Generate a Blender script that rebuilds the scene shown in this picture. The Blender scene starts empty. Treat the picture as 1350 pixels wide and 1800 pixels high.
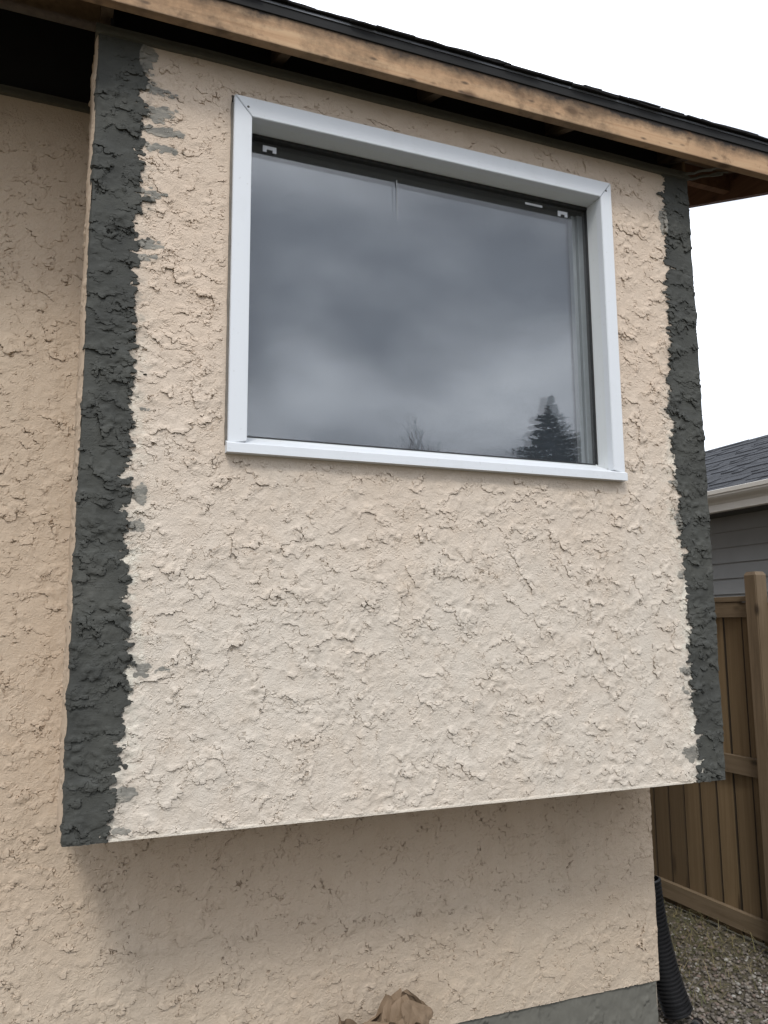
import bpy, bmesh, math, random
import numpy as np
from mathutils import Vector, Matrix, noise as mnoise

# ------------------------------------------------------------------ camera, sky, light
sc = bpy.context.scene
COL = sc.collection
cam_d = bpy.data.cameras.new("camera")
cam_d.sensor_fit = 'HORIZONTAL'; cam_d.sensor_width = 36.0; cam_d.lens = 37.708
cam_d.clip_start = 0.05; cam_d.clip_end = 2000
cam = bpy.data.objects.new("camera", cam_d); COL.objects.link(cam)
R_ = Vector((0.92768563, -0.37327917, -0.00787618)); U_ = Vector((-0.04502171, -0.13278099, 0.99012234)); F_ = Vector((0.37063786, 0.91816767, 0.13998468))
mw = Matrix.Identity(4)
for i in range(3):
    mw[i][0] = R_[i]; mw[i][1] = U_[i]; mw[i][2] = -F_[i]
mw[0][3], mw[1][3], mw[2][3] = 0.0, -2.7, 1.62
cam.matrix_world = mw
sc.camera = cam

SUN_EL, SUN_AZ = math.radians(50), math.radians(207)     # azimuth clockwise from +y
world = bpy.data.worlds.new("World"); sc.world = world; world.use_nodes = True
wn = world.node_tree.nodes; wl = world.node_tree.links; wn.clear()
w_out = wn.new('ShaderNodeOutputWorld'); w_mix = wn.new('ShaderNodeMixShader')
w_b1 = wn.new('ShaderNodeBackground'); w_b2 = wn.new('ShaderNodeBackground')
w_sky = wn.new('ShaderNodeTexSky'); w_sky.sky_type = 'NISHITA'; w_sky.sun_disc = False
w_sky.sun_elevation = SUN_EL; w_sky.sun_rotation = SUN_AZ
w_b1.inputs['Strength'].default_value = 0.1
wl.new(w_sky.outputs[0], w_b1.inputs['Color'])
w_tc = wn.new('ShaderNodeTexCoord'); w_sep = wn.new('ShaderNodeSeparateXYZ')
wl.new(w_tc.outputs['Generated'], w_sep.inputs[0])
w_add = wn.new('ShaderNodeMath'); w_add.operation = 'ADD'; w_add.inputs[1].default_value = 0.30
w_abs = wn.new('ShaderNodeMath'); w_abs.operation = 'ABSOLUTE'
wl.new(w_sep.outputs[2], w_abs.inputs[0]); wl.new(w_abs.outputs[0], w_add.inputs[0])
w_dx = wn.new('ShaderNodeMath'); w_dx.operation = 'DIVIDE'; w_dy = wn.new('ShaderNodeMath'); w_dy.operation = 'DIVIDE'
wl.new(w_sep.outputs[0], w_dx.inputs[0]); wl.new(w_add.outputs[0], w_dx.inputs[1])
wl.new(w_sep.outputs[1], w_dy.inputs[0]); wl.new(w_add.outputs[0], w_dy.inputs[1])
w_cmb = wn.new('ShaderNodeCombineXYZ'); wl.new(w_dx.outputs[0], w_cmb.inputs[0]); wl.new(w_dy.outputs[0], w_cmb.inputs[1])
w_cmb.inputs[2].default_value = 78.81
w_noi = wn.new('ShaderNodeTexNoise'); w_noi.inputs['Scale'].default_value = 1.5; w_noi.inputs['Detail'].default_value = 7
w_noi.inputs['Roughness'].default_value = 0.50; w_noi.inputs['Distortion'].default_value = 0.35
wl.new(w_cmb.outputs[0], w_noi.inputs['Vector'])
w_rmp = wn.new('ShaderNodeValToRGB'); e = w_rmp.color_ramp.elements       # cloud deck: slate undersides to bright thin cloud
e[0].position = 0.38; e[0].color = (0.85, 0.91, 1.04, 1); e[1].position = 0.64; e[1].color = (2.48, 2.59, 2.79, 1)
wl.new(w_noi.outputs[0], w_rmp.inputs[0])
w_cie = wn.new('ShaderNodeMapRange'); w_cie.inputs[1].default_value = 0; w_cie.inputs[2].default_value = 1      # overcast sky: brighter overhead
w_cie.inputs[3].default_value = 0.58; w_cie.inputs[4].default_value = 1.0
wl.new(w_abs.outputs[0], w_cie.inputs[0])
w_mul = wn.new('ShaderNodeVectorMath'); w_mul.operation = 'SCALE'
wl.new(w_rmp.outputs[0], w_mul.inputs[0]); wl.new(w_cie.outputs[0], w_mul.inputs['Scale'])
wl.new(w_mul.outputs[0], w_b2.inputs['Color'])
w_b2.inputs['Strength'].default_value = 1.0
w_mix.inputs[0].default_value = 0.93
wl.new(w_b1.outputs[0], w_mix.inputs[1]); wl.new(w_b2.outputs[0], w_mix.inputs[2]); wl.new(w_mix.outputs[0], w_out.inputs[0])

sun_d = bpy.data.lights.new("sun", 'SUN'); sun_d.energy = 1.5; sun_d.angle = math.radians(13); sun_d.color = (1.0, 0.96, 0.9)
sun = bpy.data.objects.new("sun", sun_d); COL.objects.link(sun)
sd = Vector((math.sin(SUN_AZ)*math.cos(SUN_EL), math.cos(SUN_AZ)*math.cos(SUN_EL), math.sin(SUN_EL)))
sun.rotation_euler = sd.to_track_quat('Z', 'Y').to_euler(); sun.location = (0, -6, 8)

vs = sc.view_settings
vs.view_transform = 'Standard'; vs.look = 'None'; vs.exposure = 0.3; vs.gamma = 1.0; vs.use_curve_mapping = False
sc.cycles.max_bounces = 8; sc.cycles.transparent_max_bounces = 16; sc.cycles.glossy_bounces = 4
try:
    sc.cycles.use_denoising = True
except Exception:
    pass

# ------------------------------------------------------------------ node / material helpers
class M:
    def __init__(s, name):
        s.m = bpy.data.materials.new(name); s.m.use_nodes = True
        s.t = s.m.node_tree; s.n = s.t.nodes; s.l = s.t.links
        s.b = s.n['Principled BSDF']; s.out = s.n['Material Output']
        s.tc = s.n.new('ShaderNodeTexCoord')
    def link(s, a, b): s.l.new(a, b)
    def coord(s, scale=(1, 1, 1), which='Object', loc=(0, 0, 0)):
        mp = s.n.new('ShaderNodeMapping'); mp.inputs['Scale'].default_value = scale; mp.inputs['Location'].default_value = loc
        s.link(s.tc.outputs[which], mp.inputs[0]); return mp.outputs[0]
    def noise(s, scale, detail=4, rough=.55, co=None, dist=0):
        x = s.n.new('ShaderNodeTexNoise'); x.inputs['Scale'].default_value = scale; x.inputs['Detail'].default_value = detail
        x.inputs['Roughness'].default_value = rough; x.inputs['Distortion'].default_value = dist
        s.link(co if co is not None else s.tc.outputs['Object'], x.inputs['Vector']); return x.outputs[0]
    def voro(s, scale, co=None, out='Distance'):
        x = s.n.new('ShaderNodeTexVoronoi'); x.inputs['Scale'].default_value = scale
        s.link(co if co is not None else s.tc.outputs['Object'], x.inputs['Vector']); return x.outputs[out]
    def ramp(s, fac, stops):
        r = s.n.new('ShaderNodeValToRGB'); el = r.color_ramp.elements
        while len(el) < len(stops): el.new(.5)
        for e_, (p, c) in zip(el, stops):
            e_.position = p; e_.color = (*(c if isinstance(c, tuple) else (c, c, c)), 1)
        s.link(fac, r.inputs[0]); return r.outputs[0]
    def rng(s, v, a, b, c=0., d=1.):
        x = s.n.new('ShaderNodeMapRange'); x.inputs[1].default_value = a; x.inputs[2].default_value = b
        x.inputs[3].default_value = c; x.inputs[4].default_value = d; x.clamp = True
        s.link(v, x.inputs[0]); return x.outputs[0]
    def math(s, op, a, b=None):
        x = s.n.new('ShaderNodeMath'); x.operation = op
        for k, v in ((0, a), (1, b)):
            if v is None: continue
            if isinstance(v, (int, float)): x.inputs[k].default_value = v
            else: s.link(v, x.inputs[k])
        return x.outputs[0]
    def mix(s, fac, a, b, mode='MIX'):
        x = s.n.new('ShaderNodeMix'); x.data_type = 'RGBA'; x.blend_type = mode
        for k, v in ((0, fac), (6, a), (7, b)):
            if isinstance(v, (int, float)): x.inputs[k].default_value = v
            elif isinstance(v, tuple): x.inputs[k].default_value = (*v, 1)
            else: s.link(v, x.inputs[k])
        return x.outputs[2]
    def attr(s, name):
        x = s.n.new('ShaderNodeAttribute'); x.attribute_name = name; return x.outputs['Fac']
    def pos(s):
        g = s.n.new('ShaderNodeNewGeometry'); x = s.n.new('ShaderNodeSeparateXYZ'); s.link(g.outputs['Position'], x.inputs[0]); return x.outputs
    def rand(s):
        return s.n.new('ShaderNodeObjectInfo').outputs['Random']
    def bump(s, h, dist=.001, strength=1.):
        x = s.n.new('ShaderNodeBump'); x.inputs['Distance'].default_value = dist; x.inputs['Strength'].default_value = strength
        s.link(h, x.inputs['Height']); s.link(x.outputs[0], s.b.inputs['Normal'])
    def col(s, v):
        if isinstance(v, tuple): s.b.inputs['Base Color'].default_value = (*v, 1)
        else: s.link(v, s.b.inputs['Base Color'])
    def set(s, rough=.8, metal=0., spec=.5):
        s.b.inputs['Roughness'].default_value = rough; s.b.inputs['Metallic'].default_value = metal
        s.b.inputs['Specular IOR Level'].default_value = spec

def stucco_mat(name, tan, pale, dirt, cav_amt, fade_lo, fade_hi):
    m = M(name)
    z = m.pos()[2]
    big = m.noise(1.6, 4, .6)
    f = m.math('ADD', m.rng(z, fade_lo, fade_hi, 1, 0), m.math('MULTIPLY', m.math('SUBTRACT', big, .5), 1.1))
    c = m.mix(m.rng(f, 0, 1), tan, pale)
    blot = m.noise(7, 5, .65)
    c = m.mix(m.rng(blot, .45, .75, 0, .30), c, (tan[0]*.88, tan[1]*.84, tan[2]*.78))
    # rain has washed streaks down from the sill and the eave
    px_ = m.pos()
    stk = m.math('MULTIPLY', m.rng(m.noise(1., 5, .65, m.coord((26, 1, 1.3))), .48, .72), m.rng(m.noise(2.3, 3, .5), .35, .65))
    c = m.mix(m.math('MULTIPLY', stk, .16), c, (dirt[0]*1.7, dirt[1]*1.7, dirt[2]*1.7))
    # darker brown in the hollows of the relief, broken up by noise
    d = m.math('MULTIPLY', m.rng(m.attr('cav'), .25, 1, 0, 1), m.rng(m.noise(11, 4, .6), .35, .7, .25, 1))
    c = m.mix(m.math('MULTIPLY', d, cav_amt), c, dirt)
    c = m.mix(m.attr('halo'), c, (.66, .63, .54))
    fl = m.math('MULTIPLY', m.attr('film'), m.rng(m.noise(45, 4, .7, m.coord((.5, 1, 1))), .3, .6, .35, 1))
    c = m.mix(fl, c, (.19, .178, .152))
    sp = m.noise(420, 2, .6)
    c = m.mix(m.rng(sp, .3, .7, .10, 0), c, (.22, .17, .12))
    pits = m.voro(85)
    c = m.mix(m.rng(pits, .03, .09, .35, 0), c, dirt)
    m.col(c); m.set(.93, 0, .2)
    hgt = m.math('ADD', m.noise(260, 3, .6), m.math('MULTIPLY', m.noise(110, 2, .6), 1.2))
    m.bump(hgt, .003, .75)
    return m.m

def mortar_mat():
    m = M('fresh_grey_mortar')
    n = m.noise(5, 5, .6)
    c = m.ramp(n, [(.3, (.041, .042, .038)), (.55, (.057, .058, .051)), (.8, (.086, .085, .075))])
    n2 = m.noise(18, 4, .6, m.coord((.5, 1, 1.6)))
    c = m.mix(m.rng(n2, .52, .75, 0, .35), c, (.085, .088, .084))
    thin = m.rng(m.math('ADD', m.attr('thin'), m.math('MULTIPLY', m.math('SUBTRACT', m.noise(60, 3), .5), .5)), .2, .9)
    c = m.mix(thin, c, m.ramp(m.noise(30, 5, .7, m.coord((.4, 1, 1.3))), [(.3, (.12, .116, .10)), (.5, (.21, .20, .175)), (.72, (.36, .325, .27))]))
    m.col(c); m.set(.85, 0, .3)
    m.bump(m.math('ADD', m.noise(240, 3, .6), m.noise(90, 2, .5, m.coord((.35, 1, 1.5)))), .0022, .6)
    return m.m

def metal_white(name, c, rough=.45, dirt=.25):
    m = M(name)
    n = m.noise(6, 5, .65, m.coord((1, 1, .35)))
    cc = m.mix(m.rng(n, .5, .8, 0, dirt), c, (c[0]*.75, c[1]*.74, c[2]*.70))
    cc = m.mix(m.rng(m.noise(70, 3), .64, .8, 0, dirt*1.3), cc, (.35, .33, .29))
    m.col(cc); m.set(rough, 0, .4); m.bump(m.noise(14, 2), .0012, .25); return m.m

def wood_mat(name, c1, c2, c3, axis, stain=None, knots=True, rnd=.25, rough=.8, scl=1.):
    m = M(name)
    sc_ = [14*scl]*3; sc_[axis] = .7*scl
    co = m.coord(tuple(sc_))
    r = m.rand()
    x = m.n.new('ShaderNodeVectorMath'); x.operation = 'ADD'; m.link(co, x.inputs[0])
    cb = m.n.new('ShaderNodeCombineXYZ')
    for k in range(3): m.link(m.math('MULTIPLY', r, 37.+11*k), cb.inputs[k])
    m.link(cb.outputs[0], x.inputs[1]); co = x.outputs[0]
    g = m.noise(2.2, 6, .65, co, .8)
    c = m.ramp(g, [(.28, c1), (.5, c2), (.75, c3)])
    bl = m.noise(3.2, 4, .6, m.coord((1, 1, 1)))
    c = m.mix(m.rng(bl, .45, .75, 0, .5), c, c1)
    if knots:
        ks = [7.]*3; ks[axis] = 3.6
        kx = m.n.new('ShaderNodeVectorMath'); kx.operation = 'ADD'; m.link(m.coord(tuple(ks), loc=(.3, .7, .2)), kx.inputs[0]); m.link(cb.outputs[0], kx.inputs[1])
        kv = m.voro(1., kx.outputs[0])
        c = m.mix(m.rng(kv, .06, .17, .85, 0), c, (c1[0]*.25, c1[1]*.22, c1[2]*.2))
    if stain: c = stain(m, c)
    c = m.mix(m.math('MULTIPLY', r, rnd), c, (c1[0]*.55, c1[1]*.55, c1[2]*.6))
    m.col(c); m.set(rough, 0, .3); m.bump(g, .0015, .5); return m.m

def plain(name, c, rough=.8, nscale=20, amt=.3, bump=.0005, metal=0., spec=.4):
    m = M(name); n = m.noise(nscale, 5, .6)
    m.col(m.mix(m.rng(n, .3, .75, 0, amt), c, (c[0]*.5, c[1]*.5, c[2]*.5))); m.set(rough, metal, spec)
    m.bump(n, bump, .6); return m.m

# ------------------------------------------------------------------ object helpers
def link(name, me, mat=None, parent=None):
    o = bpy.data.objects.new(name, me); COL.objects.link(o)
    if mat and not me.materials: me.materials.append(mat)
    if parent:
        o.parent = parent; o.matrix_parent_inverse = world_of(parent).inverted()
    return o
def world_of(o):
    m = o.matrix_basis.copy()
    if o.parent: m = world_of(o.parent) @ o.matrix_parent_inverse @ m
    return m
def thing(name, loc, label, cat, group=None):
    o = bpy.data.objects.new(name, None); COL.objects.link(o); o.location = loc; o.empty_display_size = .2
    tag(o, label, cat, group); return o
def tag(o, label, cat, group=None):
    o['label'] = label; o['category'] = cat
    if group: o['group'] = group
def mesh(name, verts, faces, smooth=False):
    me = bpy.data.meshes.new(name); me.from_pydata([tuple(v) for v in verts], [], faces)
    me.update()
    if smooth: me.polygons.foreach_set('use_smooth', [True]*len(me.polygons))
    return me
def from_bm(name, bm, smooth=False):
    bmesh.ops.recalc_face_normals(bm, faces=bm.faces)
    me = bpy.data.meshes.new(name); bm.to_mesh(me); bm.free()
    if smooth: me.polygons.foreach_set('use_smooth', [True]*len(me.polygons))
    return me
def box_bm(lo, hi, bev=0., bm=None):
    b = bm or bmesh.new()
    r = bmesh.ops.create_cube(b, size=1)
    for v in r['verts']:
        v.co = Vector([lo[k] + (v.co[k]+.5)*(hi[k]-lo[k]) for k in range(3)])
    if bev:
        es = list({e_ for v in r['verts'] for e_ in v.link_edges})
        bmesh.ops.bevel(b, geom=es, offset=bev, segments=2, affect='EDGES', profile=.6)
    return b
def box(name, lo, hi, mat, parent, bev=0.):
    return link(name, from_bm(name, box_bm(lo, hi, bev)), mat, parent)
def prism(name, poly, axis, a, b, mat, parent, smooth=False):
    """extrude a 2-D outline along one axis (poly in the other two axes, in order)"""
    vs_, n = [], len(poly)
    for t in (a, b):
        for p in poly:
            v = list(p); v.insert(axis, t); vs_.append(v)
    fs = [tuple(range(n)), tuple(range(2*n-1, n-1, -1))] + [(i, i+n, (i+1) % n+n, (i+1) % n) for i in range(n)]
    bm = bmesh.new(); bv = [bm.verts.new(v) for v in vs_]
    for f_ in fs: bm.faces.new([bv[i] for i in f_])
    return link(name, from_bm(name, bm, smooth), mat, parent)
def tube_bm(bm, pts, radii, seg=8, cap=True):
    rings = []
    up = Vector((0, 0, 1))
    for i, p in enumerate(pts):
        p = Vector(p); d = (Vector(pts[min(i+1, len(pts)-1)]) - Vector(pts[max(i-1, 0)])).normalized()
        a = d.cross(up) if abs(d.z) < .95 else d.cross(Vector((1, 0, 0)))
        a.normalize(); b = d.cross(a)
        r = radii[i] if hasattr(radii, '__len__') else radii
        rings.append([bm.verts.new(p + (a*math.cos(t) + b*math.sin(t))*r) for t in [2*math.pi*k/seg for k in range(seg)]])
    for i in range(len(rings)-1):
        for k in range(seg):
            bm.faces.new((rings[i][k], rings[i][(k+1) % seg], rings[i+1][(k+1) % seg], rings[i+1][k]))
    if cap:
        bm.faces.new(rings[0]); bm.faces.new(rings[-1][::-1])

# ------------------------------------------------------------------ trowelled-stucco relief
def grf(rng, nz, nx, s, lo, hi, beta=1.0, ax=1.0):
    pz, px = nz+32, nx+32
    Fq = np.fft.rfft2(rng.standard_normal((pz, px)))
    k = np.hypot(np.fft.fftfreq(pz, s)[:, None], ax*np.fft.rfftfreq(px, s)[None, :]); k[0, 0] = 1e-6
    A = k**-beta*np.exp(-(k*lo)**2*.5)*(1-np.exp(-(k*hi)**2*2)); A[0, 0] = 0
    f_ = np.fft.irfft2(Fq*A, s=(pz, px))[:nz, :nx]
    return f_/f_.std()
def blur(a, r):
    for ax in (0, 1):
        p = np.pad(a, [(r+1, r) if k == ax else (0, 0) for k in (0, 1)], mode='edge'); c = np.cumsum(p, ax)
        n = a.shape[ax]
        a = (np.take(c, np.arange(2*r+1, 2*r+1+n), ax) - np.take(c, np.arange(0, n), ax))/(2*r+1)
    return a
def skip_trowel(nz, nx, s, seed, dens=800, T=.0062, rough=1.0, down=.74, size=1.0, spread=.55, small_p=.5, groove=.0062, gw=1.3):
    """hand-trowelled coat: thin skins of plaster, each feathered out on one side and ending in a ragged lip on the other"""
    rng = np.random.default_rng(seed)
    fu = grf(rng, nz, nx, s, .0045, .022, .8)*.0021; fv = grf(rng, nz, nx, s, .0045, .022, .8)*.0021
    wu = grf(rng, nz, nx, s, .035, .15, 1.)*.010; wv = grf(rng, nz, nx, s, .035, .15, 1.)*.010
    fu = fu+grf(rng, nz, nx, s, .010, .045, 1.)*.0034
    tm = np.clip(.85+.5*grf(rng, nz, nx, s, .035, .15, 1.), .0, 1.6)
    rm = 1/(1+np.exp(-3.5*(grf(rng, nz, nx, s, .04, .3, 1.)-.1)))
    fine = grf(rng, nz, nx, s, .0035, .018, .5)
    base = .0008*grf(rng, nz, nx, s, .06, .5, 1.2)
    h = base+rough*(.00055*rm*fine+.0013*rm*np.maximum(fine-1.0, 0)+.00012*fine)
    for i in range(int(nz*nx*s*s*dens)):
        cz = rng.uniform(-.05, nz*s+.05); cx = rng.uniform(-.05, nx*s+.05)
        phi = (-np.pi/2+rng.normal()*spread) if rng.random() < down else rng.uniform(0, 2*np.pi)
        small = rng.random() < small_p
        a = (rng.uniform(.012, .045) if small else rng.uniform(.05, .13) if rng.random() < .65 else rng.uniform(.12, .26))*size
        b = (rng.uniform(.012, .03) if small else rng.uniform(.04, .11))*size
        t0 = T*rng.uniform(.35, 1.)*(.62 if small else 1)
        rr = max(a, b)*1.15+.02
        kc = rng.uniform(-.6, 1.0); pw = rng.uniform(1.2, 3.0)
        i0, i1 = max(0, int((cz-rr)/s)), min(nz, int((cz+rr)/s)); j0, j1 = max(0, int((cx-rr)/s)), min(nx, int((cx+rr)/s))
        if i1-i0 < 3 or j1-j0 < 3: continue
        Z = (np.arange(i0, i1)*s-cz)[:, None]; X = (np.arange(j0, j1)*s-cx)[None, :]
        c, sn = np.cos(phi), np.sin(phi); W = (slice(i0, i1), slice(j0, j1))
        k = .7 if small else 1.
        u = X*c+Z*sn+wu[W]*k; v = -X*sn+Z*c+wv[W]*k
        u = u+v*v/a*kc
        ins = (u+fu[W] < 0) & (u > -b)
        t = np.clip(1+np.minimum(u, 0)/b, 0, 1)
        t = np.where(ins, (.3*t+.7*t**pw), 0)*t0*tm[W]*np.sqrt(np.clip(1-(2*(v+fv[W])/a)**2, 0, 1))
        hw = h[W]
        hw = np.where(t > 0, np.maximum(hw*.75+.25*base[W], base[W]+.2*(hw-base[W])+t), hw)
        # the lip curls clear of the coat below: a narrow undercut along its foot
        uf = u+fu[W]
        gr = np.where((uf >= 0) & (uf < gw*s), 1., 0.)*np.clip(tm[W]*np.sqrt(np.clip(1-(2*(v+fv[W])/a)**2, 0, 1))-.25, 0, 1)
        h[W] = np.where(gr > 0, np.minimum(hw, base[W]-groove*gr*(t0/T)), hw)
    return h
def grid_mesh(name, Pos, keep=None, attrs=None, smooth=True):
    nz, nx = Pos.shape[:2]
    idx = np.arange(nz*nx, dtype=np.int32).reshape(nz, nx)
    q = np.stack([idx[:-1, :-1], idx[:-1, 1:], idx[1:, 1:], idx[1:, :-1]], -1)
    q = q[keep] if keep is not None else q.reshape(-1, 4)
    q = q.reshape(-1, 4)
    used = np.zeros(nz*nx, bool); used[q.ravel()] = True
    remap = np.cumsum(used)-1; q = remap[q].astype(np.int32)
    V = Pos.reshape(-1, 3)[used].astype(np.float32)
    me = bpy.data.meshes.new(name)
    me.vertices.add(len(V)); me.vertices.foreach_set('co', V.ravel())
    me.loops.add(q.size); me.loops.foreach_set('vertex_index', q.ravel())
    me.polygons.add(len(q)); me.polygons.foreach_set('loop_start', np.arange(0, q.size, 4, dtype=np.int32))
    me.polygons.foreach_set('use_smooth', np.full(len(q), smooth))
    for k, a in (attrs or {}).items():
        at = me.attributes.new(k, 'FLOAT', 'POINT'); at.data.foreach_set('value', a.ravel()[used].astype(np.float32))
    me.update(calc_edges=True); me.validate(); return me
def ledge(h, s):
    """push the lips out over the lower plaster so they stand as small ledges"""
    hb = blur(h, 2); gz, gx = np.gradient(h, s); g = np.hypot(gz, gx)+1e-6
    k = np.clip((h-hb)/.0012, 0, 1)*np.clip(g/.35, 0, 1)*s*1.15
    return -gx/g*k, -gz/g*k
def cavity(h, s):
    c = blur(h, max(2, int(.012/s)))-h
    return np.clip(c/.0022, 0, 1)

# ------------------------------------------------------------------ materials
def gap_shade(m, c):      # shadow of the gaps painted black onto the board edges
    sp = m.n.new('ShaderNodeSeparateXYZ'); m.link(m.tc.outputs['Object'], sp.inputs[0])
    y = m.math('ADD', sp.outputs[1], m.math('MULTIPLY', m.math('SUBTRACT', m.noise(9, 3), .5), .006))
    e1 = m.rng(y, .002, .006, 1, 0); e2 = m.rng(y, .136, .140, 0, 1)
    return m.mix(m.math('MULTIPLY', m.math('MAXIMUM', e1, e2), .9), c, (.016, .012, .008))
MAT = dict(
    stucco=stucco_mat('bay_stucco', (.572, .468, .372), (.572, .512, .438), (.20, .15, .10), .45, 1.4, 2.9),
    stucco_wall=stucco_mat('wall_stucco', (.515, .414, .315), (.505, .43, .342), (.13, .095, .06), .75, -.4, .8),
    mortar=mortar_mat(),
    white=metal_white('white_metal_cladding', (.60, .622, .645)),
    white_in=metal_white('white_window_frame', (.60, .62, .62), .5, .35),
    gasket_recess=plain('black_gasket_recess', (.02, .02, .02), .6),
    channel=plain('grey_green_channel_metal', (.10, .098, .08), .55, 30, .5),
    attic=plain('dark_cavity', (.012, .012, .013), .95),  # tar-paper black that also puts the cavity's darkness into the colour
    rafter=wood_mat('dark_rafter_wood', (.05, .035, .022), (.10, .07, .045), (.15, .11, .07), 1),  # rafter wood in dark brown tones
    barge=wood_mat('brown_barge_wood', (.10, .05, .028), (.15, .08, .045), (.20, .115, .065), 1),
    ply=wood_mat('roof_sheathing', (.16, .10, .055), (.24, .16, .09), (.3, .2, .12), 1, knots=False),
    parge=plain('grey_parging', (.15, .146, .125), .95, 14, .5, .003),
    fence=wood_mat('fence_wood', (.13, .088, .045), (.195, .137, .074), (.25, .178, .102), 2, gap_shade, rnd=.7),
    rail=wood_mat('fence_rail_wood', (.13, .095, .057), (.19, .142, .09), (.24, .18, .118), 1),
    gutter=metal_white('beige_gutter', (.50, .47, .42), .5, .3),
    siding=plain('grey_siding', (.235, .235, .228), .7, 4, .2, .0006),
    soffit2=plain('dark_grey_soffit', (.07, .068, .064), .8),
    pipe=plain('black_corrugated_plastic', (.012, .012, .013), .55, 25, .4),
    steel=plain('clamp_steel', (.6, .6, .6), .35, metal=1.),
)
def fascia_stain(m, c):
    p = m.pos()
    n = m.math('ADD', m.math('MULTIPLY', m.noise(6, 6, .70, m.coord((1, 1, 1.2))), .13), m.math('MULTIPLY', m.noise(1.1, 3, .5), .09))
    f = m.math('ADD', m.math('SUBTRACT', p[2], 3.805), m.math('SUBTRACT', n, .060))
    c = m.mix(m.rng(f, -.048, .006, 0, .97), c, (.010, .009, .009))
    c = m.mix(m.rng(m.noise(9, 5, .7), .58, .72, 0, .6), c, (.16, .075, .03))
    c = m.mix(m.rng(m.voro(1., m.coord((9, 9, 24), loc=(.4, .1, .8))), .07, .20, .8, 0), c, (.045, .028, .018))
    c = m.mix(m.rng(m.noise(4.5, 6, .7), .47, .66, 0, .75), c, (.11, .072, .042))
    return m.mix(m.rng(p[2], 3.655, 3.664, .5, 0), c, (.10, .08, .06))
MAT['fascia'] = wood_mat('raw_pine_fascia', (.27, .16, .085), (.40, .255, .145), (.46, .32, .19), 0, fascia_stain, True, 0)
def shingle_mat(name, c):
    m = M(name)
    r = m.rand(); g = m.voro(900., out='Color')
    sp = m.n.new('ShaderNodeSeparateXYZ'); m.link(g, sp.inputs[0])
    cc = m.mix(m.rng(sp.outputs[0], 0, 1), (c[0]*.45, c[1]*.45, c[2]*.45), (c[0]*1.7, c[1]*1.7, c[2]*1.75))
    cc = m.mix(m.math('MULTIPLY', r, .5), cc, (c[0]*.5, c[1]*.5, c[2]*.5))
    m.col(cc); m.set(.9, 0, .3); m.bump(m.noise(700, 2), .002, .6); return m.m
MAT['shingle'] = shingle_mat('black_shingle', (.022, .021, .021))
MAT['shingle2'] = shingle_mat('charcoal_shingle', (.034, .036, .040))
def glass_mat():
    m = M('window_glass'); m.n.remove(m.b)
    g = m.n.new('ShaderNodeNewGeometry'); d = m.n.new('ShaderNodeVectorMath'); d.operation = 'DOT_PRODUCT'
    m.link(g.outputs['Incoming'], d.inputs[0]); m.link(g.outputs['Normal'], d.inputs[1])
    c = m.math('ABSOLUTE', d.outputs['Value'])
    fz = m.math('ADD', m.math('MULTIPLY', m.math('POWER', m.math('SUBTRACT', 1., c), 5.), .937), .063)
    tr = m.n.new('ShaderNodeBsdfTransparent'); tr.inputs[0].default_value = (.96, .97, .975, 1)
    gl = m.n.new('ShaderNodeBsdfGlossy'); gl.inputs['Roughness'].default_value = 0.0
    mx = m.n.new('ShaderNodeMixShader'); m.link(fz, mx.inputs[0]); m.link(tr.outputs[0], mx.inputs[1]); m.link(gl.outputs[0], mx.inputs[2])
    m.link(mx.outputs[0], m.out.inputs[0]); return m.m
MAT['glass'] = glass_mat()
MAT['streak'] = plain('dried_drip', (.30, .31, .32), .7)
MAT['dark_backing'] = plain('dark_woven_backing', (.066, .072, .084), .9, 300, .5, .0004)
MAT['inner'] = plain('grey_frame_reflection', (.30, .31, .31), .5)
MAT['clip'] = plain('clear_plastic_clip', (.62, .64, .68), .4)

# ------------------------------------------------------------------ ground (structure)
GZ = -0.30
def ground_mat():
    m = M('yard_ground')
    n = m.noise(3, 6, .7); p = m.noise(40, 4, .7)
    c = m.ramp(n, [(.3, (.075, .065, .045)), (.55, (.12, .105, .075)), (.75, (.10, .11, .05))])
    c = m.mix(m.rng(p, .4, .7, 0, .5), c, (.05, .045, .035))
    m.col(c); m.set(.95, 0, .2); m.bump(p, .01, .8); return m.m
gm = bpy.data.meshes.new('ground')
nn = 60
gx = np.sign(np.linspace(-1, 1, nn))*np.abs(np.linspace(-1, 1, nn))**3*300
GX, GY = np.meshgrid(gx+3, gx+1)
gh = np.zeros_like(GX)
ground = link('ground', grid_mesh('ground', np.stack([GX, GY, np.full_like(GX, GZ)], -1)), ground_mat()); ground['kind'] = 'structure'

# ------------------------------------------------------------------ the house with the boxed-out window bay
X0, X1, ZB, ZT = 0.045, 2.617, 0.973, 3.674
YW = 0.48                                   # face of the main wall behind the bay
house = thing('stucco_house', (1.3, YW, GZ), 'beige stucco house with boxed-out window bay, dark mortar corner patches and bare wood eave', 'house')
S = 0.0030
WRAP = 8                                   # grid columns turned round each corner
nx_f = int(round((X1-X0)/S))+1; nz_f = int(round((ZT-ZB)/S))+1
h = skip_trowel(nz_f, nx_f, S, 11)
zz = ZB+np.arange(nz_f)*S; xx = X0+np.arange(nx_f)*S
rng = np.random.default_rng(5)
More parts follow.
